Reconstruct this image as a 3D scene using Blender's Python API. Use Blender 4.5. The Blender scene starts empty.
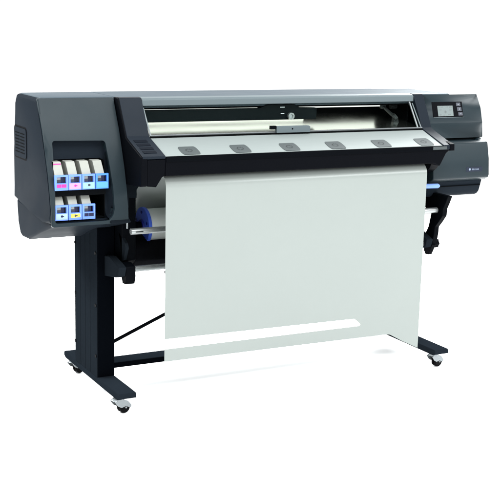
import bpy, bmesh, math, random
from mathutils import Vector, Matrix
random.seed(4)
sc = bpy.context.scene
COL = sc.collection

# ---------------------------------------------------------------- materials
def mat(name, col, rough=.5, metal=0., spec=.3, bump=0., bscale=400., var=0., vscale=6., rvar=0., coat=0., emis=None, estr=0., aniso_scale=None):
    m = bpy.data.materials.new(name); m.use_nodes = True
    nt = m.node_tree; b = nt.nodes['Principled BSDF']
    b.inputs['Base Color'].default_value = (*col, 1)
    b.inputs['Roughness'].default_value = rough
    b.inputs['Metallic'].default_value = metal
    b.inputs['Specular IOR Level'].default_value = spec
    b.inputs['Coat Weight'].default_value = coat
    b.inputs['Coat Roughness'].default_value = .15
    if emis:
        b.inputs['Emission Color'].default_value = (*emis, 1); b.inputs['Emission Strength'].default_value = estr
    tc = nt.nodes.new('ShaderNodeTexCoord')
    mp = nt.nodes.new('ShaderNodeMapping'); nt.links.new(tc.outputs['Object'], mp.inputs['Vector'])
    if aniso_scale: mp.inputs['Scale'].default_value = aniso_scale
    if var > 0 or rvar > 0:
        n = nt.nodes.new('ShaderNodeTexNoise'); n.inputs['Scale'].default_value = vscale; n.inputs['Detail'].default_value = 5
        nt.links.new(mp.outputs[0], n.inputs['Vector'])
        if var > 0:
            r = nt.nodes.new('ShaderNodeMapRange'); r.inputs['From Min'].default_value = .3; r.inputs['From Max'].default_value = .7
            r.inputs['To Min'].default_value = 1-var; r.inputs['To Max'].default_value = 1+var
            mx = nt.nodes.new('ShaderNodeVectorMath'); mx.operation = 'SCALE'; mx.inputs[0].default_value = col
            nt.links.new(n.outputs['Fac'], r.inputs['Value']); nt.links.new(r.outputs[0], mx.inputs['Scale'])
            nt.links.new(mx.outputs[0], b.inputs['Base Color'])
        if rvar > 0:
            r = nt.nodes.new('ShaderNodeMapRange'); r.inputs['From Min'].default_value = .3; r.inputs['From Max'].default_value = .7
            r.inputs['To Min'].default_value = max(0, rough-rvar); r.inputs['To Max'].default_value = rough+rvar
            nt.links.new(n.outputs['Fac'], r.inputs['Value']); nt.links.new(r.outputs[0], b.inputs['Roughness'])
    if bump > 0:
        n2 = nt.nodes.new('ShaderNodeTexNoise'); n2.inputs['Scale'].default_value = bscale; n2.inputs['Detail'].default_value = 2
        nt.links.new(mp.outputs[0], n2.inputs['Vector'])
        bp = nt.nodes.new('ShaderNodeBump'); bp.inputs['Strength'].default_value = bump; bp.inputs['Distance'].default_value = .001
        nt.links.new(n2.outputs['Fac'], bp.inputs['Height']); nt.links.new(bp.outputs[0], b.inputs['Normal'])
    return m

M = {}
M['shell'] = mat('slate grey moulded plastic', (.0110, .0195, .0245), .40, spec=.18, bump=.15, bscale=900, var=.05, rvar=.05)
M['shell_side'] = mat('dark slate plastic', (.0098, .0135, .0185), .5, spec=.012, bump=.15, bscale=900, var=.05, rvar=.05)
M['wing'] = mat('blue grey plastic', (.0085, .0125, .0185), .42, spec=.08, bump=.1, bscale=900, rvar=.05)
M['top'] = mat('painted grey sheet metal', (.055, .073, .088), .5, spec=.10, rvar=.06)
M['bar'] = mat('satin grey aluminium strip', (.085, .11, .12), .4, spec=.35, rvar=.04, aniso_scale=(1, 40, 40))
M['black'] = mat('black plastic', (.0015, .002, .003), .5, spec=.02, rvar=.05)
M['black_satin'] = mat('black satin plastic', (.0016, .002, .0032), .42, spec=.03, rvar=.05)
M['cavity'] = mat('unlit black plastic', (.003, .0035, .004), .8, spec=.02)
M['plate'] = mat('brushed light grey plate', (.200, .226, .222), .45, metal=.0, spec=.15, bump=.08, bscale=60, rvar=.06, aniso_scale=(2, 60, 60))
M['oval'] = mat('dark grey rubber pad', (.050, .060, .062), .6, spec=.2)
M['oval_mark'] = mat('grey printed symbol', (.022, .026, .028), .6, spec=.2)
M['button'] = mat('charcoal button rubber', (.004, .006, .010), .5, spec=.05)
M['paper'] = mat('coated white vinyl media', (.240, .264, .252), .22, spec=.28, var=.008, vscale=3)
M['roll'] = mat('wound white media', (.82, .86, .83), .45, spec=.2, var=.02, vscale=8)
M['blue'] = mat('blue spindle plastic', (.07, .15, .74), .35, spec=.4)
M['blue_dark'] = mat('deep blue spindle plastic', (.01, .02, .22), .4, spec=.3)
M['chrome'] = mat('brushed steel tube', (.33, .35, .35), .28, metal=.75, rvar=.05, aniso_scale=(1, 50, 50))
M['steel'] = mat('dull steel', (.35, .38, .39), .35, metal=.7, rvar=.08)
M['zinc'] = mat('zinc plated caster fork', (.22, .24, .25), .35, metal=.6, rvar=.1, vscale=60)
M['leg'] = mat('dark slate powder coat', (.0085, .0112, .0145), .6, spec=.0, bump=.2, bscale=1200, var=.06)
M['leg_black'] = mat('black powder coat', (.0015, .002, .003), .6, spec=.0, bump=.2, bscale=1200)
M['foot'] = mat('slate black painted steel', (.0095, .0128, .0170), .6, spec=.0, bump=.2, bscale=1200, var=.06)
M['tyre'] = mat('black caster rubber', (.0025, .0025, .003), .55, spec=.04)
M['cart'] = mat('cream plastic cartridge body', (.33, .34, .31), .5, spec=.2, var=.05, vscale=30)
M['frame_blue'] = mat('pale blue plastic drawer', (.13, .25, .74), .4, spec=.3)
M['frame_deep'] = mat('bright blue plastic drawer', (.06, .22, .72), .4, spec=.3)
M['magenta'] = mat('magenta label', (.50, .03, .25), .5)
M['pink'] = mat('light magenta label', (.42, .26, .60), .5)
M['cyan'] = mat('cyan label', (.24, .45, .68), .5)
M['yellow'] = mat('yellow label', (.70, .58, .08), .5)
M['grey'] = mat('pale grey label', (.30, .42, .60), .5)
M['white'] = mat('white marking', (.7, .72, .74), .5)
M['ink_black'] = mat('black label', (.006, .008, .04), .5)
M['cyan_lab'] = mat('blue ink label', (.09, .30, .80), .5)
M['screen'] = mat('lit screen face', (.11, .135, .135), .25, spec=.1, emis=(.55, .65, .64), estr=.10)
M['screen_dark'] = mat('dark screen icon', (.08, .10, .10), .3)
M['key'] = mat('grey touch key', (.04, .045, .06), .4)
M['key_line'] = mat('pale key symbol', (.2, .22, .25), .5)
M['badge'] = mat('badge plate', (.016, .021, .034), .35, spec=.15)
M['badge_mark'] = mat('badge lettering', (.20, .24, .32), .4)
M['platen'] = mat('polished platen', (.82, .84, .79), .20, metal=1.0, rvar=.05, vscale=3)
M['lamp'] = mat('lit interior tube and added glow', (.8, .8, .75), .4, emis=(1.0, 1.0, .94), estr=1.35)
M['fabric'] = mat('black bin cloth', (.004, .0045, .006), .8, spec=.05, bump=.3, bscale=500)
M['guide'] = mat('dark green grey media path', (.50, .54, .52), .4, spec=.3)

def glass():
    m = bpy.data.materials.new('clear smoked window'); m.use_nodes = True
    nt = m.node_tree; nt.nodes.remove(nt.nodes['Principled BSDF']); out = nt.nodes['Material Output']
    t = nt.nodes.new('ShaderNodeBsdfTransparent'); t.inputs[0].default_value = (.93, .96, .95, 1)
    nt.links.new(t.outputs[0], out.inputs[0])
    return m
M['glass'] = glass()

# ---------------------------------------------------------------- helpers
def finish(name, bm, m, parent=None, bevel=0., seg=3, smooth=True, ang=32):
    bmesh.ops.recalc_face_normals(bm, faces=bm.faces)
    me = bpy.data.meshes.new(name); bm.to_mesh(me); bm.free()
    me.materials.append(M[m] if isinstance(m, str) else m)
    o = bpy.data.objects.new(name, me); COL.objects.link(o)
    style(o, bevel, seg, smooth, ang)
    if parent: attach(o, parent)
    return o

def style(o, bevel, seg=3, smooth=True, ang=32):
    me = o.data
    if smooth:
        for p in me.polygons: p.use_smooth = True
        if not bevel: me.set_sharp_from_angle(angle=math.radians(ang))
    if bevel:
        b = o.modifiers.new('edge', 'BEVEL'); b.width = bevel; b.segments = seg; b.limit_method = 'ANGLE'
        b.angle_limit = math.radians(ang); b.harden_normals = True; b.use_clamp_overlap = True

def attach(o, parent):
    o.parent = parent; o.matrix_parent_inverse = Matrix.Identity(4)
    w = wloc(parent)
    o.location = o.location - w

def wloc(o):
    l = Vector((0, 0, 0))
    while o: l += o.location; o = o.parent
    return l

def box(bm, x0, x1, y0, y1, z0, z1):
    v = [bm.verts.new((x, y, z)) for x in (x0, x1) for y in (y0, y1) for z in (z0, z1)]
    for f in ((0,1,3,2),(4,6,7,5),(0,4,5,1),(2,3,7,6),(0,2,6,4),(1,5,7,3)): bm.faces.new([v[i] for i in f])

def prism(bm, pts, ax, a, b):
    """polygon pts in the plane across axis ax, swept from a to b along it"""
    def P(p, t):
        return {'x': (t, p[0], p[1]), 'y': (p[0], t, p[1]), 'z': (p[0], p[1], t)}[ax]
    A = [bm.verts.new(P(p, a)) for p in pts]; B = [bm.verts.new(P(p, b)) for p in pts]
    bm.faces.new(A); bm.faces.new(B[::-1])
    n = len(pts)
    for i in range(n): bm.faces.new((A[i], B[i], B[(i+1) % n], A[(i+1) % n]))

def tube(bm, p, q, r, n=24, r2=None, inner=None):
    p, q = Vector(p), Vector(q); d = (q-p).normalized()
    u = d.orthogonal().normalized(); w = d.cross(u)
    r2 = r if r2 is None else r2
    def ring(c, rr): return [bm.verts.new(c+rr*(math.cos(2*math.pi*i/n)*u+math.sin(2*math.pi*i/n)*w)) for i in range(n)]
    A, B = ring(p, r), ring(q, r2)
    for i in range(n): bm.faces.new((A[i], A[(i+1) % n], B[(i+1) % n], B[i]))
    if inner:
        a, b = ring(p, inner), ring(q, inner)
        for i in range(n):
            j = (i+1) % n
            bm.faces.new((A[j], A[i], a[i], a[j])); bm.faces.new((B[i], B[j], b[j], b[i])); bm.faces.new((a[i], b[i], b[j], a[j]))
    else:
        bm.faces.new(A[::-1]); bm.faces.new(B)

def slab(bm, c, t):
    """quad/polygon of 3-D corners given a thickness t along its normal (towards -y side)"""
    c = [Vector(p) for p in c]
    n = (c[1]-c[0]).cross(c[2]-c[0]).normalized()
    if n.y > 0: n = -n
    A = [bm.verts.new(p) for p in c]; B = [bm.verts.new(p+n*t) for p in c]
    bm.faces.new(A); bm.faces.new(B[::-1]); k = len(c)
    for i in range(k): bm.faces.new((A[i], B[i], B[(i+1) % k], A[(i+1) % k]))

def new(): return bmesh.new()
def round_end(bm, x, r, seg=6):
    # round all edges of the end face that lies at this x
    es = [e for e in bm.edges if all(abs(v.co.x-x) < 1e-5 for v in e.verts)]
    bmesh.ops.bevel(bm, geom=es, offset=r, segments=seg, profile=.5, affect='EDGES', clamp_overlap=True)

def cut(o, cutters):
    for i, c in enumerate(cutters):
        m = o.modifiers.new('cut%d' % i, 'BOOLEAN'); m.operation = 'DIFFERENCE'; m.solver = 'EXACT'; m.object = c
    bpy.context.view_layer.update()
    me = bpy.data.meshes.new_from_object(o.evaluated_get(bpy.context.evaluated_depsgraph_get()))
    o.modifiers.clear(); old = o.data; o.data = me; me.name = old.name; bpy.data.meshes.remove(old)
    for c in cutters:
        d = c.data; bpy.data.objects.remove(c); bpy.data.meshes.remove(d)

def thing(name, loc, label, cat, group=None):
    o = bpy.data.objects.new(name, None); COL.objects.link(o); o.location = loc; o.empty_display_size = .05
    o['label'] = label; o['category'] = cat
    if group: o['group'] = group
    return o

def tag(o, label, cat, group=None):
    o['label'] = label; o['category'] = cat
    if group: o['group'] = group

def rrect(x0, x1, z0, z1, r, n=5):
    pts = []
    for cx, cz, a0 in ((x1-r, z1-r, 0), (x0+r, z1-r, 90), (x0+r, z0+r, 180), (x1-r, z0+r, 270)):
        for i in range(n+1):
            a = math.radians(a0+90*i/n); pts.append((cx+r*math.cos(a), cz+r*math.sin(a)))
    return pts

# ---------------------------------------------------------------- floor
bm = new(); bmesh.ops.create_grid(bm, x_segments=1, y_segments=1, size=120)
floor = finish('floor', bm, mat('white studio floor', (.93, .93, .93), .9, spec=0.0), smooth=False)
floor['kind'] = 'structure'

# ---------------------------------------------------------------- the printer
PR = thing('wide_format_printer', (0, 0, 0), 'slate grey wide format roll printer on a wheeled stand with paper hanging from it', 'printer')

# left housing -------------------------------------------------------------
FR = [(-.098, 1.357), (-.128, 1.295), (-.165, 1.225), (-.197, 1.150), (-.232, 1.06), (-.256, .98), (-.274, .90), (-.279, .845)]
def off(p, d): return [(y+d, z) for y, z in p]
def side_lower(xa, xb, name, m, par):
    pass
bm = new()
prism(bm, off(FR, .004) + [(-.17, .842), (.0, .858), (.262, .884), (.236, 1.10), (.222, 1.32), (.195, 1.357)], 'x', -1.1505, -.805)
round_end(bm, -1.1505, .019)
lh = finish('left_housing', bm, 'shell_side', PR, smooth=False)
# the front panel, proud of the housing
bm = new()
prism(bm, off(FR, -.004)[:-1] + [(-.283, .838), (-.262, .834)] + off(FR, .02)[::-1][1:], 'x', -1.1475, -.807)
round_end(bm, -1.1475, .010)
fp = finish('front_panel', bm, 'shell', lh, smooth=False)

def recess_cutters():
    res = []
    bm = new()
    rim = [(-1.112, 1.187), (-.862, 1.182), (-.860, 1.13), (-.862, 1.00), (-.870, .90), (-.880, .866), (-.905, .850), (-1.133, .850)]
    A = [bm.verts.new((x if x < -1 else x+.012, -.31, z)) for x, z in rim]; B = [bm.verts.new((x if x < -1 else min(x, -.886) if z > 1.1 or z > .87 else min(x-.010, -.892), -.150-(1.187-z)*.252, z+(.004 if z < .87 else 0))) for x, z in rim]
    bm.faces.new(A); bm.faces.new(B[::-1])
    for i in range(len(rim)): j = (i+1) % len(rim); bm.faces.new((A[i], B[i], B[j], A[j]))
    res.append(finish('c', bm, 'black', smooth=False))
    bm = new(); box(bm, -1.1245, -.8925, -.5, -.03, .853, 1.1065)
    res.append(finish('c', bm, 'black', smooth=False))
    return res
# round the recess mouth by bevelling its cutters first
def bev(o, w):
    m = o.modifiers.new('b', 'BEVEL'); m.width = w; m.segments = 4; m.limit_method = 'ANGLE'; return o
for tgt in (lh, fp):
    cs = recess_cutters(); bev(cs[0], .012); bev(cs[1], .004)
    cut(tgt, cs)
style(lh, .003, 2, ang=40); style(fp, .003, 3, ang=40)

# skirt under the left housing
bm = new()
prism(bm, [(.268, .878), (.252, .775), (.222, .722), (.195, .712), (.10, .716), (-.06, .775), (-.262, .838), (-.15, .862)], 'x', -1.134, -.815)
finish('lower_skirt', bm, 'shell_side', PR, .012, 4)

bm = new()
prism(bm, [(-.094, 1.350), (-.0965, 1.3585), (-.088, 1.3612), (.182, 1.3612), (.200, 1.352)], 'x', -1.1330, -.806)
finish('housing_glare_cap', bm, 'top', lh, .005, 4)  # added cap: its lighter paint stands in for glare on the housing top
# side vent
bm = new(); prism(bm, rrect(.046, .222, 1.082, 1.212, .018), 'x', -1.1535, -1.149)
vent = finish('side_vent', bm, 'shell_side', lh, .0012, 2)
bm = new()
for i in range(7):
    for a, b in ((.068, .128), (.142, .200)):
        box(bm, -1.1546, -1.153, a, b, 1.102+i*.0140, 1.1065+i*.0140)
finish('vent_slots', bm, 'cavity', vent)
# rim around the vent
bm = new()
o_, i_ = rrect(.038, .230, 1.074, 1.220, .022), rrect(.046, .222, 1.082, 1.212, .018)
va = [bm.verts.new((-1.1508, *p)) for p in o_]; vb = [bm.verts.new((-1.1508, *p)) for p in i_]
for i in range(len(va)): j = (i+1) % len(va); bm.faces.new((va[i], va[j], vb[j], vb[i]))
ext = bmesh.ops.extrude_face_region(bm, geom=bm.faces[:]); bmesh.ops.translate(bm, vec=(.002, 0, 0), verts=[g for g in ext['geom'] if isinstance(g, bmesh.types.BMVert)])
# (kept slightly darker: the moulded groove round the vent)
finish('vent_rim', bm, 'black', vent)

# cartridge bay: an open black box with a shelf
bay = new()
box(bay, -1.1243, -1.1205, -.225, -.035, .856, 1.104); box(bay, -.8965, -.8927, -.225, -.035, .856, 1.104)
box(bay, -1.1205, -.8965, -.040, -.035, .856, 1.104)
box(bay, -1.1205, -.8965, -.225, -.040, .856, .860)
box(bay, -1.1205, -.8965, -.165, -.040, 1.100, 1.104)
box(bay, -1.1205, -.8965, -.245, -.040, .960, .985)
finish('cartridge_bay', bay, 'cavity', lh)

# right housing ------------------------------------------------------------
bm = new()
prism(bm, [(-.142, 1.353), (-.163, 1.285), (-.183, 1.215), (-.2045, 1.1415), (-.15, 1.139), (.25, 1.139), (.25, 1.27), (.12, 1.31)], 'x', .806, 1.156)
bm.edges.ensure_lookup_table()
es = [e for e in bm.edges if all(v.co.x > 1.15 and v.co.z > 1.3 for v in e.verts)]
es += [e for e in bm.edges if all(v.co.x > 1.15 and v.co.y < -.14 for v in e.verts) and e not in es]
bmesh.ops.bevel(bm, geom=es, offset=.060, segments=10, profile=.5, affect='EDGES', clamp_overlap=True)
rh = finish('right_housing', bm, 'shell', PR, .005, 3, ang=38)
bm = new(); box(bm, .808, 1.140, -.16, .245, .90, 1.14); finish('housing_core', bm, 'shell_side', rh)
bm = new()
prism(bm, [(-.207, 1.1385), (-.240, 1.118), (-.258, 1.04), (-.266, .958), (-.262, .945), (-.236, .930), (-.150, .930), (-.150, 1.1385)], 'x', .8065, 1.1545)
rl = finish('lower_cover', bm, 'shell', rh, smooth=False)
bm = new(); prism(bm, [(-.5, 1.1275), (-.5, 1.16), (-.185, 1.16), (-.185, 1.1275)], 'x', .86, 1.108)
cut(rl, [finish('c', bm, 'black', smooth=False)]); style(rl, .010, 4)
bm = new(); prism(bm, [(-.186, 1.129), (-.186, 1.143), (-.180, 1.143), (-.180, 1.129)], 'x', .862, 1.106)
finish('grip_recess', bm, 'cavity', rh)
bm = new()
prism(bm, [(-.232, .934), (-.212, .868), (-.196, .850), (-.18, .846), (.24, .846), (.25, .94), (-.15, .94)], 'x', .8075, 1.142)
finish('right_skirt', bm, 'shell_side', PR, .010, 4)
bm = new(); box(bm, .8085, 1.132, -.2285, -.15, .9005, .9035); finish('skirt_seam', bm, 'cavity', rh)

# front angle of the right housing above the slot: point on the slanted face at height z
def fy(z, d=0.):
    return -.142 - (1.353-z)*.295 - d
# control panel
def onface(x0, x1, z0, z1, d0, t):
    b = new(); slab(b, [(x0, fy(z1, d0), z1), (x1, fy(z1, d0), z1), (x1, fy(z0, d0), z0), (x0, fy(z0, d0), z0)], t); return b
cp = finish('control_panel', onface(.853, 1.040, 1.244, 1.317, -.001, .004), 'black_satin', PR, .0015, 2)
scn = finish('screen', onface(.884, .978, 1.2485, 1.2985, .003, .0012), 'screen', cp)
b = new()
for (x0, x1, z0, z1) in ((.889,.897,1.290,1.295),(.902,.918,1.291,1.2945),(.935,.940,1.290,1.295),(.945,.950,1.290,1.295),(.958,.972,1.287,1.2955),
                         (.890,.908,1.277,1.281),(.952,.970,1.276,1.280),(.926,.934,1.262,1.276),(.922,.938,1.266,1.271),(.892,.904,1.253,1.258),(.914,.926,1.2525,1.256),(.946,.962,1.253,1.2575)):
    slab(b, [(x0, fy(z1, .0042), z1), (x1, fy(z1, .0042), z1), (x1, fy(z0, .0042), z0), (x0, fy(z0, .0042), z0)], .0004)
finish('screen_icons', b, 'screen_dark', scn)
for i, (x0, x1, z0, z1) in enumerate(((1.002, 1.028, 1.296, 1.313), (1.005, 1.032, 1.272, 1.291), (1.009, 1.036, 1.250, 1.266))):
    k = finish('touch_key', onface(x0, x1, z0, z1, .003, .001), 'key', cp, .0006, 2)
    xc, zc = (x0+x1)/2, (z0+z1)/2
    finish('key_symbol', onface(xc-.005, xc+.005, zc-.0015, zc+.0015, .0041, .0004) if i != 1 else onface(xc-.0015, xc+.0015, zc-.004, zc+.004, .0041, .0004), 'key_line', k)
# thin bright lip on panel edge
finish('panel_lip', onface(.855, 1.044, 1.2405, 1.2425, -.001, .003), 'bar', cp)

# badge
def lowface(z): return -.258 - (1.04-z)*.098
b = new(); slab(b, [(1.008, lowface(1.000)+.001, 1.000), (1.110, lowface(1.000)+.001, 1.000), (1.110, lowface(.976)+.001, .976), (1.008, lowface(.976)+.001, .976)], .0025)
bd = finish('badge', b, 'badge', rl, .001, 2)
b = new()
def bar_at(x0, x1, z0, z1):
    y0 = lowface((z0+z1)/2)-.0016
    slab(b, [(x0, y0, z1), (x1, y0, z1), (x1, y0, z0), (x0, y0, z0)], .0005)
x = 1.045
for w in (.006, .007, .005, .006, .006, .007):            # small raised letters, too fine to read in the photo
    bar_at(x, x+.0014, .984, .993); bar_at(x+.0014, x+w-.001, .9845, .986); 
    if w > .0055: bar_at(x+.0014, x+w-.0015, .9885, .990)
    x += w+.0012
prev = None
pts = [(1.030+.006*math.cos(a), .9885+.006*math.sin(a)) for a in [i*math.pi/8 for i in range(16)]]
y0 = lowface(.9885)-.0016
slab(b, [(p[0], y0, p[1]) for p in pts], .0005)
finish('badge_mark', b, 'badge_mark', bd)

# top ----------------------------------------------------------------------
bm = new(); prism(bm, [(-.118, 1.335), (-.112, 1.3585), (.235, 1.3585), (.25, 1.345), (.25, 1.31), (-.118, 1.31)], 'x', -.790, .748)
finish('top_cover', bm, 'top', PR, .004, 3)
bm = new(); prism(bm, [(-.125, 1.335), (-.118, 1.3565), (.235, 1.357), (.25, 1.345), (.25, 1.30), (-.118, 1.30)], 'x', .751, .990)
finish('end_cover', bm, 'top', PR, .006, 3)
# front bar over the window
bm = new(); prism(bm, [(-.112, 1.3598), (-.142, 1.3555), (-.150, 1.3480), (-.152, 1.3225), (-.112, 1.3225)], 'x', -.6925, .7455)
finish('front_bar', bm, 'bar', PR, .002, 3)

# wings: the arms at either side of the window
W = [(-.095, 1.3595), (-.142, 1.3580), (-.190, 1.275), (-.233, 1.1985), (-.250, 1.190), (-.410, 1.1335), (-.412, 1.125), (-.412, 1.012), (-.400, 1.008), (-.200, .993), (-.190, 1.15), (-.09, 1.34)]
bm = new(); prism(bm, W, 'x', -.8035, -.775)
wl = finish('left_wing', bm, 'black_satin', PR, .004, 3)
bm = new(); prism(bm, [(-.115, 1.3605), (-.1445, 1.3585), (-.1935, 1.275), (-.236, 1.2015), (-.253, 1.1935), (-.4125, 1.1365), (-.413, 1.126), (-.38, 1.11), (-.24, 1.16), (-.115, 1.33)], 'x', -.797, -.6935)
wt = finish('wing_trim', bm, 'wing', wl, .003, 3)
# lower block of the wing
bm = new(); prism(bm, [(-.775, 1.120), (-.775, 1.0095), (-.735, 1.005), (-.708, 1.046), (-.696, 1.052), (-.694, 1.12)], 'y', -.4105, -.205)
finish('wing_block', bm, 'black_satin', wl, .002, 2)
def tabley(z): return -.253-(1.1935-z)*2.798
for i in range(4):                                     # four dark keys on the sloping part of the wing
    t0, t1 = .10+.205*i, .10+.205*i+.13
    za, zb = 1.1935-.057*t0, 1.1935-.057*t1
    b = new(); slab(b, [(-.781, tabley(za)+.0005, za), (-.722, tabley(za)+.0005, za), (-.722, tabley(zb)+.0005, zb), (-.781, tabley(zb)+.0005, zb)], .0022)
    finish('wing_key', b, 'button', wl, .0008, 2)
bm = new(); prism(bm, [(-.115, 1.3600), (-.1445, 1.3575), (-.1935, 1.275), (-.230, 1.2015), (-.247, 1.1925), (-.4125, 1.1355), (-.413, 1.115), (-.38, 1.10), (-.24, 1.15), (-.115, 1.33)], 'x', .7465, .805)
wr = finish('right_wing', bm, 'wing', PR, .003, 3)
bm = new(); prism(bm, [(-.4155, 1.140), (-.4175, 1.108), (-.32, 1.108), (-.30, 1.165)], 'x', .783, .8085)
finish('wing_cap', bm, 'black_satin', wr, .002, 2)
# right arm below the rail
bm = new(); prism(bm, [(-.400, 1.112), (-.355, 1.096), (-.30, 1.01), (-.265, .986), (-.20, .98), (-.15, .98), (-.15, 1.13), (-.22, 1.165)], 'x', .752, .802)
finish('wing_block', bm, 'black_satin', wr, .003, 2)

# output table
bm = new()
prism(bm, [(-.238, 1.1915), (-.404, 1.1335), (-.404, 1.125), (-.238, 1.180)], 'x', -.6925, .7455)
tb = finish('output_plate', bm, 'plate', PR, .001, 2)
def platey(z): return -.238-(1.1915-z)*2.862
for i, xc in enumerate((-.563, -.317, -.070, .170, .421, .664)):
    b = new(); pts = []
    L0, w = .046, .0125
    for (px, s) in rrect(-.043, .043, -.0125, .0125, .010, 6):
        z = 1.1475+s; xx = xc+px-.5*s*0
        pts.append((xx, platey(z)+.0006, z))
    slab(b, pts, .0022); ov = finish('guide_pad', b, 'oval', tb, .0008, 2)
    b = new()
    for k in range(12):
        a = k*math.pi/6; r = .008
        px, s = .014*math.cos(a)-.002, .0040*math.sin(a)
        z = 1.1475+s
        slab(b, [(xc+px-.0012, platey(z+.0006)-.0018, z+.0036), (xc+px+.0012, platey(z+.0006)-.0018, z+.0036), (xc+px+.0012, platey(z-.0006)-.0018, z+.0024), (xc+px-.0012, platey(z-.0006)-.0018, z+.0024)], .0005)
    finish('pad_mark', b, 'oval_mark', ov)

# black rail under the plate
bm = new(); prism(bm, [(-.6935, 1.1315), (-.6935, 1.050), (.700, 1.050), (.732, 1.036), (.765, 1.095), (.782, 1.108), (.782, 1.1315)], 'y', -.410, -.330)
rail = finish('front_rail', bm, 'black_satin', PR, .003, 3)
bm = new(); box(bm, -.690, .745, -.4125, -.405, 1.108, 1.1325); finish('rail_lip', bm, 'black', rail, .001, 2)
bm = new(); box(bm, .685, .765, -.4145, -.4095, 1.115, 1.130); finish('rail_latch', bm, 'oval', rail, .001, 2)
# underside that closes the gap between rail and body
bm = new(); prism(bm, [(-.335, 1.06), (-.335, 1.118), (-.215, 1.165), (-.205, 1.06), (-.225, 1.055)], 'x', -.692, .750)
finish('table_underside', bm, 'black', PR)

# interior of the print zone
bm = new()
box(bm, -.700, .752, .080, .090, 1.05, 1.31)          # back wall
box(bm, -.700, .752, -.10, .080, 1.302, 1.309)        # ceiling
box(bm, -.702, -.695, -.10, .080, 1.10, 1.302); box(bm, .747, .754, -.10, .080, 1.10, 1.302)
finish('print_chamber', bm, 'cavity', PR)
bm = new(); prism(bm, [(-.226, 1.1985), (-.06, 1.2275), (.078, 1.2515), (.078, 1.235), (-.226, 1.180)], 'x', -.690, .745)
pl = finish('platen', bm, 'platen', PR, .001, 2)
M['hwrail'] = mat('grey steel rail', (.12, .13, .135), .35, metal=.5)
bm = new(); tube(bm, (-.690, -.234, 1.2010), (.745, -.234, 1.2010), .0042, 12)
finish('paper_rail', bm, 'hwrail', PR)
bm = new(); box(bm, -.691, .7455, -.240, -.227, 1.1905, 1.1960); finish('gap_strip', bm, 'cavity', PR)
bm = new(); prism(bm, [(-.66, .045), (-.66, -.03), (-.44, -.03), (-.40, -.075), (.60, -.075), (.66, .045)], 'z', 1.2945, 1.2985)
finish('light_panel', bm, 'lamp', PR)
bm = new(); box(bm, -.69, .26, .0735, .0785, 1.245, 1.292)
finish('added_glow_strip', bm, 'lamp', PR)  # added glowing strip, hidden behind the beam, mirrored in the platen

# carriage beam and carriage
bm = new(); prism(bm, [(-.689, 1.2470), (.207, 1.2450), (.209, 1.2985), (.115, 1.3015), (.085, 1.3170), (-.055, 1.3170), (-.10, 1.3010), (-.689, 1.3010)], 'y', -.125, -.100)
cb = finish('carriage_beam', bm, 'shell_side', PR, .0015, 2)
M['beam'] = mat('near black painted beam', (.004, .0065, .0075), .45, spec=.05)
cb.data.materials[0] = M['beam']
bm = new(); tube(bm, (.064, -.126, 1.2620), (.064, -.140, 1.2620), .0165, 24, inner=.009); kn = finish('carriage_knob', bm, 'chrome', cb)
bm = new(); tube(bm, (.064, -.126, 1.2620), (.064, -.136, 1.2620), .0085, 16); finish('knob_core', bm, 'steel', kn)
bm = new(); box(bm, .010, .034, -.1262, -.125, 1.302, 1.3055); finish('beam_mark', bm, 'white', cb); bm = new(); box(bm, .014, .032, -.1262, -.125, 1.2725, 1.2755); finish('beam_mark', bm, 'white', cb)
bm = new(); prism(bm, [(-.074, 1.1985), (.103, 1.1985), (.103, 1.224), (.096, 1.229), (-.074, 1.229)], 'y', -.249, -.232)
cl = finish('media_clip', bm, 'bar', PR, .0015, 2)
bm = new(); box(bm, -.104, -.0745, -.246, -.232, 1.215, 1.231); finish('clip_end', bm, 'black_satin', cl, .001, 2)
bm = new(); tube(bm, (.008, -.2485, 1.216), (.008, -.2505, 1.216), .0035, 12); finish('clip_screw', bm, 'black', cl)
# hardware at the right end of the chamber
bm = new(); tube(bm, (.640, -.04, 1.292), (.668, -.13, 1.235), .008, 16); tube(bm, (.640, -.05, 1.292), (.640, -.03, 1.292), .014, 16)
tube(bm, (.70, -.02, 1.288), (.735, -.02, 1.288), .013, 16)
prism(bm, [(.655, 1.205), (.690, 1.205), (.680, 1.245), (.660, 1.262)], 'y', -.12, -.10)
M['hw'] = mat('dark grease stained steel', (.05, .055, .055), .35, metal=.5, var=.4, vscale=60)
finish('end_mechanism', bm, M['hw'], PR, .001, 2)
bm = new(); prism(bm, [(-.150, 1.3215), (-.156, 1.3215), (-.236, 1.2045), (-.230, 1.2045)], 'x', .716, .722)
finish('window_stay', bm, 'steel', PR)
# window with its edge strips
bm = new(); slab(bm, [(-.690, -.1475, 1.3220), (.744, -.1475, 1.3220), (.744, -.2330, 1.2060), (-.690, -.2330, 1.2060)], .002)
wn = finish('window', bm, M['glass'], PR, smooth=False)
M['edge2'] = mat('grey edge strip', (.16, .18, .19), .4)
for xa, xb in ((-.6915, -.6855),):
    bm = new(); prism(bm, [(-.1495, 1.3150), (-.1535, 1.3150), (-.2395, 1.2010), (-.2350, 1.2010)], 'x', xa, xb); finish('window_edge', bm, M['edge2'], wn)
M['edge2'] = mat('grey edge strip', (.16, .18, .19), .4)
bm = new(); prism(bm, [(-.1495, 1.3150), (-.1535, 1.3150), (-.2395, 1.2010), (-.2350, 1.2010)], 'x', .735, .740); finish('window_edge', bm, M['edge2'], wn)

# rear body ----------------------------------------------------------------
bm = new(); box(bm, -.804, .806, .092, .246, .90, 1.31); finish('rear_body', bm, 'shell_side', PR, .01, 3)
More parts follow.
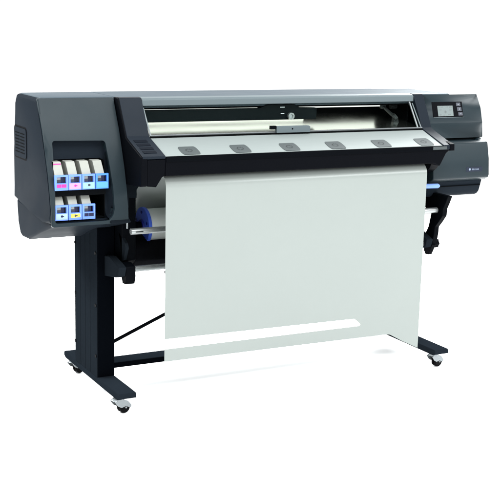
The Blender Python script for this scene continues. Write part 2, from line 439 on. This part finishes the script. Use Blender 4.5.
# stepped inner plate and media path behind the paper
bm = new(); prism(bm, [(-.812, 1.02), (-.70, 1.02), (-.738, .965), (-.738, .930), (-.774, .930), (-.774, .888), (-.812, .888)][::-1], 'y', -.204, -.196)
finish('inner_plate', bm, 'leg', PR)
bm = new(); prism(bm, [(-.20, 1.055), (-.06, .975), (.06, .90), (.105, .82), (.13, .68), (.15, .68), (.15, 1.055)], 'x', -.735, .735)
finish('media_path', bm, 'guide', PR, .004, 3)
for xa, xb in ((-.800, -.735), (.735, .800)):
    bm = new(); prism(bm, [(-.19, 1.02), (-.19, .65), (-.165, .63), (-.02, .625), (.13, .70), (.14, 1.02)], 'x', xa, xb)
    finish('roll_support', bm, 'black', PR, .004, 2)
bm = new(); prism(bm, [(-.135, .795), (-.150, .775), (-.225, .735), (-.235, .715), (-.205, .655), (-.185, .645), (-.175, .69), (-.17, .72)], 'x', -.800, -.785)
finish('support_edge', bm, 'leg', PR, .003, 2)
# media bin behind the paper
bm = new(); prism(bm, [(-.10, .690), (-.165, .640), (-.150, .612), (.16, .600), (.17, .690), (.10, .76)], 'x', -.732, .735)
finish('media_bin', bm, 'fabric', PR, .006, 2)
bm = new(); tube(bm, (-.775, -.200, .612), (.845, -.200, .612), .0135, 24); finish('bin_tube', bm, 'chrome', PR)
bm = new(); prism(bm, [(-.595, .588), (-.545, .588), (-.545, .570), (-.595, .575)], 'y', -.22, -.18); finish('bin_clamp', bm, 'black', PR, .003, 2)
bm = new(); tube(bm, (-.788, -.260, .7925), (.842, -.260, .7925), .0140, 24)
tb2 = finish('loading_bar', bm, 'chrome', PR)
bm = new(); box(bm, -.770, -.735, -.2750, -.2735, .790, .794); finish('bar_slot', bm, 'black', tb2)

# blue lever on the right
bm = new(); tube(bm, (.70, -.300, .924), (.810, -.300, .921), .0115, 20); tube(bm, (.810, -.300, .921), (.818, -.300, .921), .0115, 20, r2=.007)
M['lever'] = mat('light blue lever plastic', (.16, .28, .66), .4, spec=.3)
finish('blue_lever', bm, M['lever'], PR)

# right bracket and knobs
bm = new(); prism(bm, [(-.10, .872), (-.335, .872), (-.318, .835), (-.301, .803), (-.299, .768), (-.272, .735), (-.243, .703), (-.240, .665), (-.236, .646), (-.225, .600), (-.165, .600), (-.155, .640), (-.190, .70), (-.205, .765), (-.15, .790), (-.10, .80)], 'x', .850, .878)
br = finish('right_bracket', bm, 'black', PR, .003, 2)
def knob(c, r, par):
    b = new(); n = 6
    tube(b, (c[0]-.012, c[1], c[2]), (c[0]+.018, c[1], c[2]), r*.55, 18)
    for k in range(n):
        a = 2*math.pi*k/n; p = Vector((c[0], c[1]+r*.62*math.cos(a), c[2]+r*.62*math.sin(a)))
        tube(b, p-Vector((.010, 0, 0)), p+Vector((.012, 0, 0)), r*.38, 12)
    return finish('clamp_knob', b, 'black_satin', par, .0012, 2, ang=50)
knob((.886, -.205, .612), .024, br)
bm = new(); prism(bm, [(-.235, .612), (-.205, .555), (-.180, .552), (-.165, .572), (-.165, .615)], 'x', .846, .872); finish('bracket_foot', bm, 'black', br, .004, 2)

# left arm and clamp
bm = new(); prism(bm, [(-.105, .662), (-.105, .570), (-.24, .590), (-.268, .600), (-.281, .640), (-.255, .648), (-.16, .668)], 'x', -.850, -.815)
al = finish('support_arm', bm, 'leg', PR, .003, 2)
bm = new(); prism(bm, [(-.17, .645), (-.18, .585), (-.215, .582), (-.228, .558), (-.262, .560), (-.275, .595), (-.270, .640), (-.225, .650)], 'x', -.814, -.768)
bm2 = finish('arm_clamp', bm, 'black', al, .005, 3)
bm = new(); prism(bm, [(-.105, .662), (-.105, .570), (-.20, .590), (-.225, .600), (-.235, .640), (-.215, .648), (-.16, .668)], 'x', .812, .850)
finish('support_arm', bm, 'leg', PR, .003, 2)

# stand --------------------------------------------------------------------
for s in (-1, 1):
    xa, xb = (-.884, -.803) if s < 0 else (.803, .884)
    bm = new(); box(bm, xa+.0015, xb, -.107, .190, .0995, .84)
    leg = finish('stand_leg', bm, 'leg_black', PR, .003, 2)
    xo = xa if s < 0 else xb
    bm = new()
    # ribbed outer cover of the leg
    xi = xa+.0012 if s < 0 else xb+.0012
    for (ya, yb) in ((-.104, -.020), (-.0165, .045), (.0485, .108), (.1115, .187)):
        box(bm, xi-.0035, xi, ya, yb, .101, .80)
    finish('leg_cover', bm, 'leg', leg, .0009, 2)
    for z in (.200, .434, .672):
        for y in (-.094, .176):
            bm = new(); tube(bm, (xi-.0034, y, z), (xi-.0075, y, z), .0075, 14)
            finish('screw', bm, 'black', leg)
    bm = new()
    prism(bm, [(-.368, .0925), (-.362, .1005), (.352, .1005), (.358, .0925), (.358, .080), (.335, .070), (-.345, .070), (-.368, .078)], 'x', xa-.001, xb+.001)
    ft = finish('stand_foot', bm, 'foot', PR, .003, 2)
bm = new(); box(bm, -.802, .802, .019, .112, .0965, .1205)
finish('cross_beam', bm, 'foot', PR, .0025, 2)
bm = new(); box(bm, -.8015, .8015, .0165, .0215, .094, .118)
finish('beam_face', bm, 'leg_black', PR, .0015, 2)
bm = new(); tube(bm, (-.803, .05, .190), (.803, .05, .842), .0085, 12); finish('diagonal_brace', bm, 'black', PR)
bm = new(); prism(bm, [(-.300, .842), (-.06, .780), (.0, .74), (.19, .74), (.19, .87), (-.25, .87)], 'x', -.890, -.800); finish('leg_bracket', bm, 'leg', PR, .004, 2)
bm = new(); box(bm, .80, .89, -.107, .19, .80, .86); finish('leg_bracket', bm, 'leg', PR, .004, 2)
bm = new(); tube(bm, (-.79, -.225, .80), (-.79, -.225, .842), .0035, 10); finish('lock_pin', bm, 'steel', PR)

# casters: one built with fork and wheel, the others copied
def caster():
    c = new(); tube(c, (0, 0, .062), (0, 0, .0705), .024, 24)
    ct = finish('caster', c, 'zinc', PR, .001, 2)
    f = new()
    for s in (-1, 1):
        prism(f, [(-.028, .060), (-.018, .066), (.018, .066), (.040, .056), (.058, .036), (.059, .026), (.050, .0235), (.030, .0335), (.006, .030), (-.012, .040)], 'x', s*.0185-.0012, s*.0185+.0012)
    prism(f, [(-.024, .060), (-.018, .0655), (.018, .0655), (.040, .0555), (.055, .040), (.052, .038), (.038, .052), (.018, .0615), (-.018, .0615)], 'x', -.0180, .0180)
    tube(f, (-.021, .030, .0275), (.021, .030, .0275), .0045, 12)
    fk = finish('fork', f, 'zinc', ct, .0006, 2)
    w = new()
    for s in (-1, 1):
        tube(w, (s*.0015, .030, .0275), (s*.0145, .030, .0275), .0270, 28)
    wh = finish('wheel', w, 'tyre', ct, .0035, 3, ang=50)
    return ct
def twist(ct, x, y, a):
    ct.location = (x, y, 0); ct.rotation_euler = (0, 0, a)
c0 = caster(); first = True
for (x, y, a) in ((-.872, -.326, -1.30), (-.858, .286, -1.15), (.826, -.322, -1.35), (.8435, .285, -1.2)):
    if first: twist(c0, x, y, a); first = False; continue
    c = c0.copy(); COL.objects.link(c); c.parent = PR
    for ch in c0.children:
        d = ch.copy(); COL.objects.link(d); d.parent = c
    twist(c, x, y, a)

# ---------------------------------------------------------------- ink cartridges
GR = 'ink cartridges in the two rows of the bay'
specs = [
 (-1.0980, 0, 'frame_blue', 'magenta', 'solid', 'ink cartridge with magenta strip on its blue drawer, upper row, far left'),
 (-1.0385, 0, 'frame_blue', 'pink', 'mark', 'ink cartridge with pale pink field and small magenta mark, upper row'),
 (-.9785, 0, 'frame_blue', 'cyan', 'mark', 'ink cartridge with pale cyan field and small dark mark, upper row'),
 (-.9190, 0, 'frame_deep', 'cyan_lab', 'plain', 'ink cartridge with bright deep blue drawer, upper row, far right'),
 (-1.0980, 1, 'frame_blue', 'grey', 'mark', 'ink cartridge with pale grey field and black mark, lower row, far left'),
 (-1.0385, 1, 'frame_blue', 'yellow', 'mark', 'ink cartridge with yellow field on its blue drawer, lower row, middle'),
 (-.9785, 1, 'frame_blue', 'ink_black', 'solid', 'ink cartridge with black strip on its blue drawer, lower row, rightmost'),
]
for (xc, row, fm, lm, kind, lab) in specs:
    zb = .9875 if row == 0 else .8605
    yf = -.262
    T = thing('ink_cartridge', (xc, yf, zb), lab, 'ink cartridge', GR)
    w, h = .0285, .0640
    # drawer front: frame with a window
    b = new()
    box(b, xc-w, xc-w+.0085, yf, yf+.012, zb, zb+h); box(b, xc+w-.0075, xc+w, yf, yf+.012, zb, zb+h)
    box(b, xc-w+.0085, xc+w-.0075, yf, yf+.012, zb+h-.0075, zb+h)
    box(b, xc-w+.0085, xc+w-.0075, yf, yf+.012, zb, zb+.030)
    bmesh.ops.remove_doubles(b, verts=b.verts, dist=1e-5)
    fr = finish('drawer_front', b, fm, T, smooth=False)
    # tray behind it
    b = new(); box(b, xc-w+.002, xc+w-.002, yf+.0125, yf+.14, zb-.002, zb+.004); finish('drawer_tray', b, 'blue_dark', T)
    # cartridge body
    b = new()
    prism(b, [(yf+.014, zb+.006), (yf+.014, zb+.058), (yf+.030, zb+.080), (yf+.056, zb+.1135), (yf+.16, zb+.1135), (yf+.16, zb+.006)], 'x', xc-.0235, xc+.0165)
    cbd = finish('cartridge_body', b, 'cart', T, .002, 2)
    b = new(); box(b, xc+.001, xc+.0155, yf+.0122, yf+.0138, zb+.030, zb+.056); finish('neck_recess', b, 'ink_black', cbd)
    b = new(); box(b, xc-.019, xc+.001, yf+.0122, yf+.0138, zb+.031, zb+.043); finish('neck_step', b, 'key', cbd)
    if (row, xc) in ((0, -1.0980), (1, -.9785)):
        b = new(); slab(b, [(xc-.021, yf+.0505, zb+.1065), (xc+.014, yf+.0505, zb+.1065), (xc+.014, yf+.0470, zb+.1020), (xc-.021, yf+.0470, zb+.1020)], .0006)
        finish('body_strip', b, 'magenta' if row == 0 else 'ink_black', cbd)
    # colour field
    b = new()
    if kind == 'solid':
        box(b, xc-.0195, xc-.001, yf-.0008, yf+.001, zb+.012, zb+.026); box(b, xc+.0005, xc+.0215, yf-.0008, yf+.001, zb+.012, zb+.026)
        finish('colour_label', b, lm, fr)
    else:
        if lm == 'yellow': box(b, xc-.020, xc+.0215, yf-.0008, yf+.001, zb+.010, zb+.026)
        else: box(b, xc-w+.0035, xc+w-.0035, yf-.0008, yf+.001, zb+.004, zb+.029)
        cf = finish('colour_label', b, lm, fr)
        if kind == 'mark':
            mk = {'pink': 'magenta', 'cyan': 'key', 'grey': 'ink_black', 'yellow': 'key'}[lm]
            b = new(); tube(b, (xc+.001, yf-.0008, zb+.018), (xc+.001, yf-.0014, zb+.018), .0050, 12); box(b, xc+.005, xc+.010, yf-.0014, yf-.0008, zb+.0165, zb+.0195)
            finish('label_mark', b, mk, cf)

# ---------------------------------------------------------------- media roll on its spindle
R = thing('media_roll', (0, .0, .762), 'roll of white media with a blue end flange behind the steel bar', 'media roll')
bm = new(); tube(bm, (-.612, .0, .762), (.690, .0, .762), .078, 64); finish('wound_media', bm, 'roll', R)
for x, s in ((-.620, -1), (.700, 1)):
    bm = new(); tube(bm, (x-.008, 0, .762), (x+.008, 0, .762), .087, 64); hb = finish('flange', bm, 'blue', R, .003, 3)
    bm = new(); tube(bm, (x+s*.008, 0, .762), (x+s*.016, 0, .762), .034, 48, r2=.030); finish('flange_boss', bm, 'blue_dark', hb, .002, 2)
    for k in range(5):
        a = k*math.pi*2/5+.3
        c = Vector((x+s*.0085, .064*math.cos(a), .762+.064*math.sin(a)))
        bm = new(); tube(bm, c, c+Vector((s*.002, 0, 0)), .007, 12); finish('flange_hole', bm, 'blue_dark', hb)
bm = new(); tube(bm, (-.735, 0, .762), (.735, 0, .762), .022, 24); finish('spindle', bm, 'black', R)

# ---------------------------------------------------------------- the hanging sheet
# profile in (y, z): out from under the rail, over and straight down
prof = [(-.250, 1.0490), (-.295, 1.0490)] + [(-.330-.055*math.sin(math.radians(t)), .994+.055*math.cos(math.radians(t))) for t in range(0, 91, 5)]
xl, xr = -.679, .6785
def strip_cols(): return [xl+(xr-xl)*i/40 for i in range(41)]
bm = new()
rows = []
cols = strip_cols()
for (y, z) in prof: rows.append([bm.verts.new((x, y, z)) for x in cols])
for a, b_ in zip(rows, rows[1:]):
    for i in range(40): bm.faces.new((a[i], a[i+1], b_[i+1], b_[i]))
# the flat hanging part, column by column, with the slit and the shaped lower edge
def lerp(tab, x):
    for (x0, z0), (x1, z1) in zip(tab, tab[1:]):
        if x <= x1: return z0+(z1-z0)*(x-x0)/(x1-x0)
    return tab[-1][1]
LOW = [(xl, .229), (-.26, .2275), (.19, .2255), (.490, .2235), (.507, .2215), (.520, .215), (.589, .1775), (.6785, .1345)]
S0 = [(xl, .2850), (-.26, .2845), (.225, .2835), (.318, .2835), (.328, .283), (.336, .291)]
S1 = [(xl, .3310), (-.26, .3265), (.223, .3220), (.300, .3210), (.318, .307), (.336, .291)]
knots = sorted(set([round(c, 5) for c in cols] + [.490, .507, .520, .589, .300, .318, .328, .336]))
last = {round(v.co.x, 5): v for v in rows[-1]}
yb = -.385
def vat(cache, x, z):
    k = (x, round(z, 5))
    if k not in cache: cache[k] = bm.verts.new((x, yb, z))
    return cache[k]
cache = {}
# rebuild the last curved row at the same knots so that the mesh joins
for f in [f for f in bm.faces if False]: pass
top = {}
for i, x in enumerate(knots): top[x] = vat(cache, x, .990)
prev_row = rows[-1]
k = 0
for i in range(40):
    x0, x1 = round(cols[i], 5), round(cols[i+1], 5)
    mids = [x for x in knots if x0 <= x <= x1]
    bm.faces.new([prev_row[i], prev_row[i+1]] + [top[x] for x in mids[::-1]])
for x0, x1 in zip(knots, knots[1:]):
    lv0 = [.990, .7, .45]; 
    if x1 <= .3361:
        a0, a1 = lerp(S1, x0), lerp(S1, x1); c0_, c1_ = lerp(S0, x0), lerp(S0, x1)
    else: a0 = a1 = c0_ = c1_ = .291
    seq0 = lv0+[a0]; seq1 = lv0+[a1]
    for p in range(3): bm.faces.new((vat(cache, x0, seq0[p]), vat(cache, x1, seq1[p]), vat(cache, x1, seq1[p+1]), vat(cache, x0, seq0[p+1])))
    bm.faces.new((vat(cache, x0, c0_), vat(cache, x1, c1_), vat(cache, x1, lerp(LOW, x1)), vat(cache, x0, lerp(LOW, x0))))
sheet = finish('hanging_sheet', bm, 'paper', smooth=True, ang=40)
tag(sheet, 'pale greenish white sheet hanging from the printer with a slit near its foot', 'paper sheet')

# ---------------------------------------------------------------- light
w = bpy.data.worlds.new('World'); sc.world = w; w.use_nodes = True
nt = w.node_tree; bg = nt.nodes['Background']
# made-up studio surround, shaped for the reflections: white backdrop behind the printer, dim room at the sides and front, bright ceiling
def nn(t, **k):
    n = nt.nodes.new(t)
    for a_, v_ in k.items(): setattr(n, a_, v_)
    return n
tc = nn('ShaderNodeTexCoord')
dot = nn('ShaderNodeVectorMath', operation='DOT_PRODUCT'); dot.inputs[1].default_value = (.56, .83, 0)
nt.links.new(tc.outputs['Generated'], dot.inputs[0])
sp = nn('ShaderNodeSeparateXYZ'); nt.links.new(tc.outputs['Generated'], sp.inputs[0])
def ramp(src, f0, f1, t0, t1):
    m = nn('ShaderNodeMapRange', interpolation_type='SMOOTHSTEP')
    for n_, v_ in (('From Min', f0), ('From Max', f1), ('To Min', t0), ('To Max', t1)): m.inputs[n_].default_value = v_
    nt.links.new(src, m.inputs['Value']); return m.outputs[0]
LO, BACK, HI = .50, 1.06, 1.6
dim = ramp(sp.outputs['X'], -.85, -.10, .22, LO)              # left side dimmed so the housing flank mirrors little light
side = nn('ShaderNodeMix', data_type='FLOAT'); nt.links.new(ramp(dot.outputs['Value'], .78, .95, 0., 1.), side.inputs[0])
nt.links.new(dim, side.inputs[2]); side.inputs[3].default_value = BACK
elev = ramp(sp.outputs['Z'], .25, .75, 0., 1.)
mx = nn('ShaderNodeMix', data_type='FLOAT'); nt.links.new(elev, mx.inputs[0]); nt.links.new(side.outputs[0], mx.inputs[2]); mx.inputs[3].default_value = HI
nt.links.new(mx.outputs[0], bg.inputs['Strength']); bg.inputs['Color'].default_value = (1, 1, 1, 1)

def area(loc, tgt, sx, sy, e):  # lamps added to whiten the floor and shape the highlights
    l = bpy.data.lights.new('added_softbox', 'AREA'); l.shape = 'RECTANGLE'; l.size = sx; l.size_y = sy; l.energy = e; l.color = (.965, 1.0, 1.005)
    o = bpy.data.objects.new('added_softbox', l); COL.objects.link(o); o.location = loc
    o.rotation_euler = (Vector(tgt)-Vector(loc)).to_track_quat('-Z', 'Y').to_euler(); o['kind'] = 'structure'
    return o
area((-.4, -2.6, 4.4), (0, -.4, .2), 3.6, 2.0, 200)
area((-3.6, 2.0, 3.4), (-.2, .1, 0), 2.4, 1.6, 330)  # added rear lamp, whitens the shaded floor under the machine
area((1.5, 3.0, .95), (.1, 0, 0), 2.8, .8, 290)  # added low rear lamp, clears the cross beam's shadow off the floor
area((3.6, 1.9, 3.2), (.2, .1, 0), 2.4, 1.6, 330)  # right-hand counterpart, also added to whiten the floor
area((3.7, -4.6, 3.0), (.6, -.30, 1.1), 3.2, 1.1, 150)
area((-1.2, -5.6, 2.7), (0, -.4, .9), 2.4, 1.0, 70)  # added low front lamp, lifts the rail's shade on the sheet

# ---------------------------------------------------------------- camera
cam = bpy.data.cameras.new('camera'); co = bpy.data.objects.new('camera', cam); COL.objects.link(co); sc.camera = co
yaw, pit, rol = -.4895, .2035, .0245
fw = Vector((-math.sin(yaw)*math.cos(pit), math.cos(yaw)*math.cos(pit), -math.sin(pit)))
rt = Vector((math.cos(yaw), math.sin(yaw), 0)); up = rt.cross(fw)
r2 = math.cos(rol)*rt+math.sin(rol)*up; u2 = math.cos(rol)*up-math.sin(rol)*rt
mw = Matrix((r2, u2, -fw)).transposed().to_4x4(); mw.translation = Vector((-2.631, -4.8187, 1.7339))
co.matrix_world = mw
cam.sensor_width = 36; cam.lens = 1153.33/500*36; cam.clip_start = .05; cam.clip_end = 400
sc.view_settings.view_transform = 'Standard'; sc.view_settings.look = 'None'; sc.view_settings.gamma = 1; sc.view_settings.exposure = 0
sc.cycles.transparent_max_bounces = 12; sc.cycles.max_bounces = 8
sc.cycles.caustics_reflective = False; sc.cycles.caustics_refractive = False; sc.cycles.sample_clamp_indirect = 3.0
sc.render.resolution_x = 1024; sc.render.resolution_y = 1024
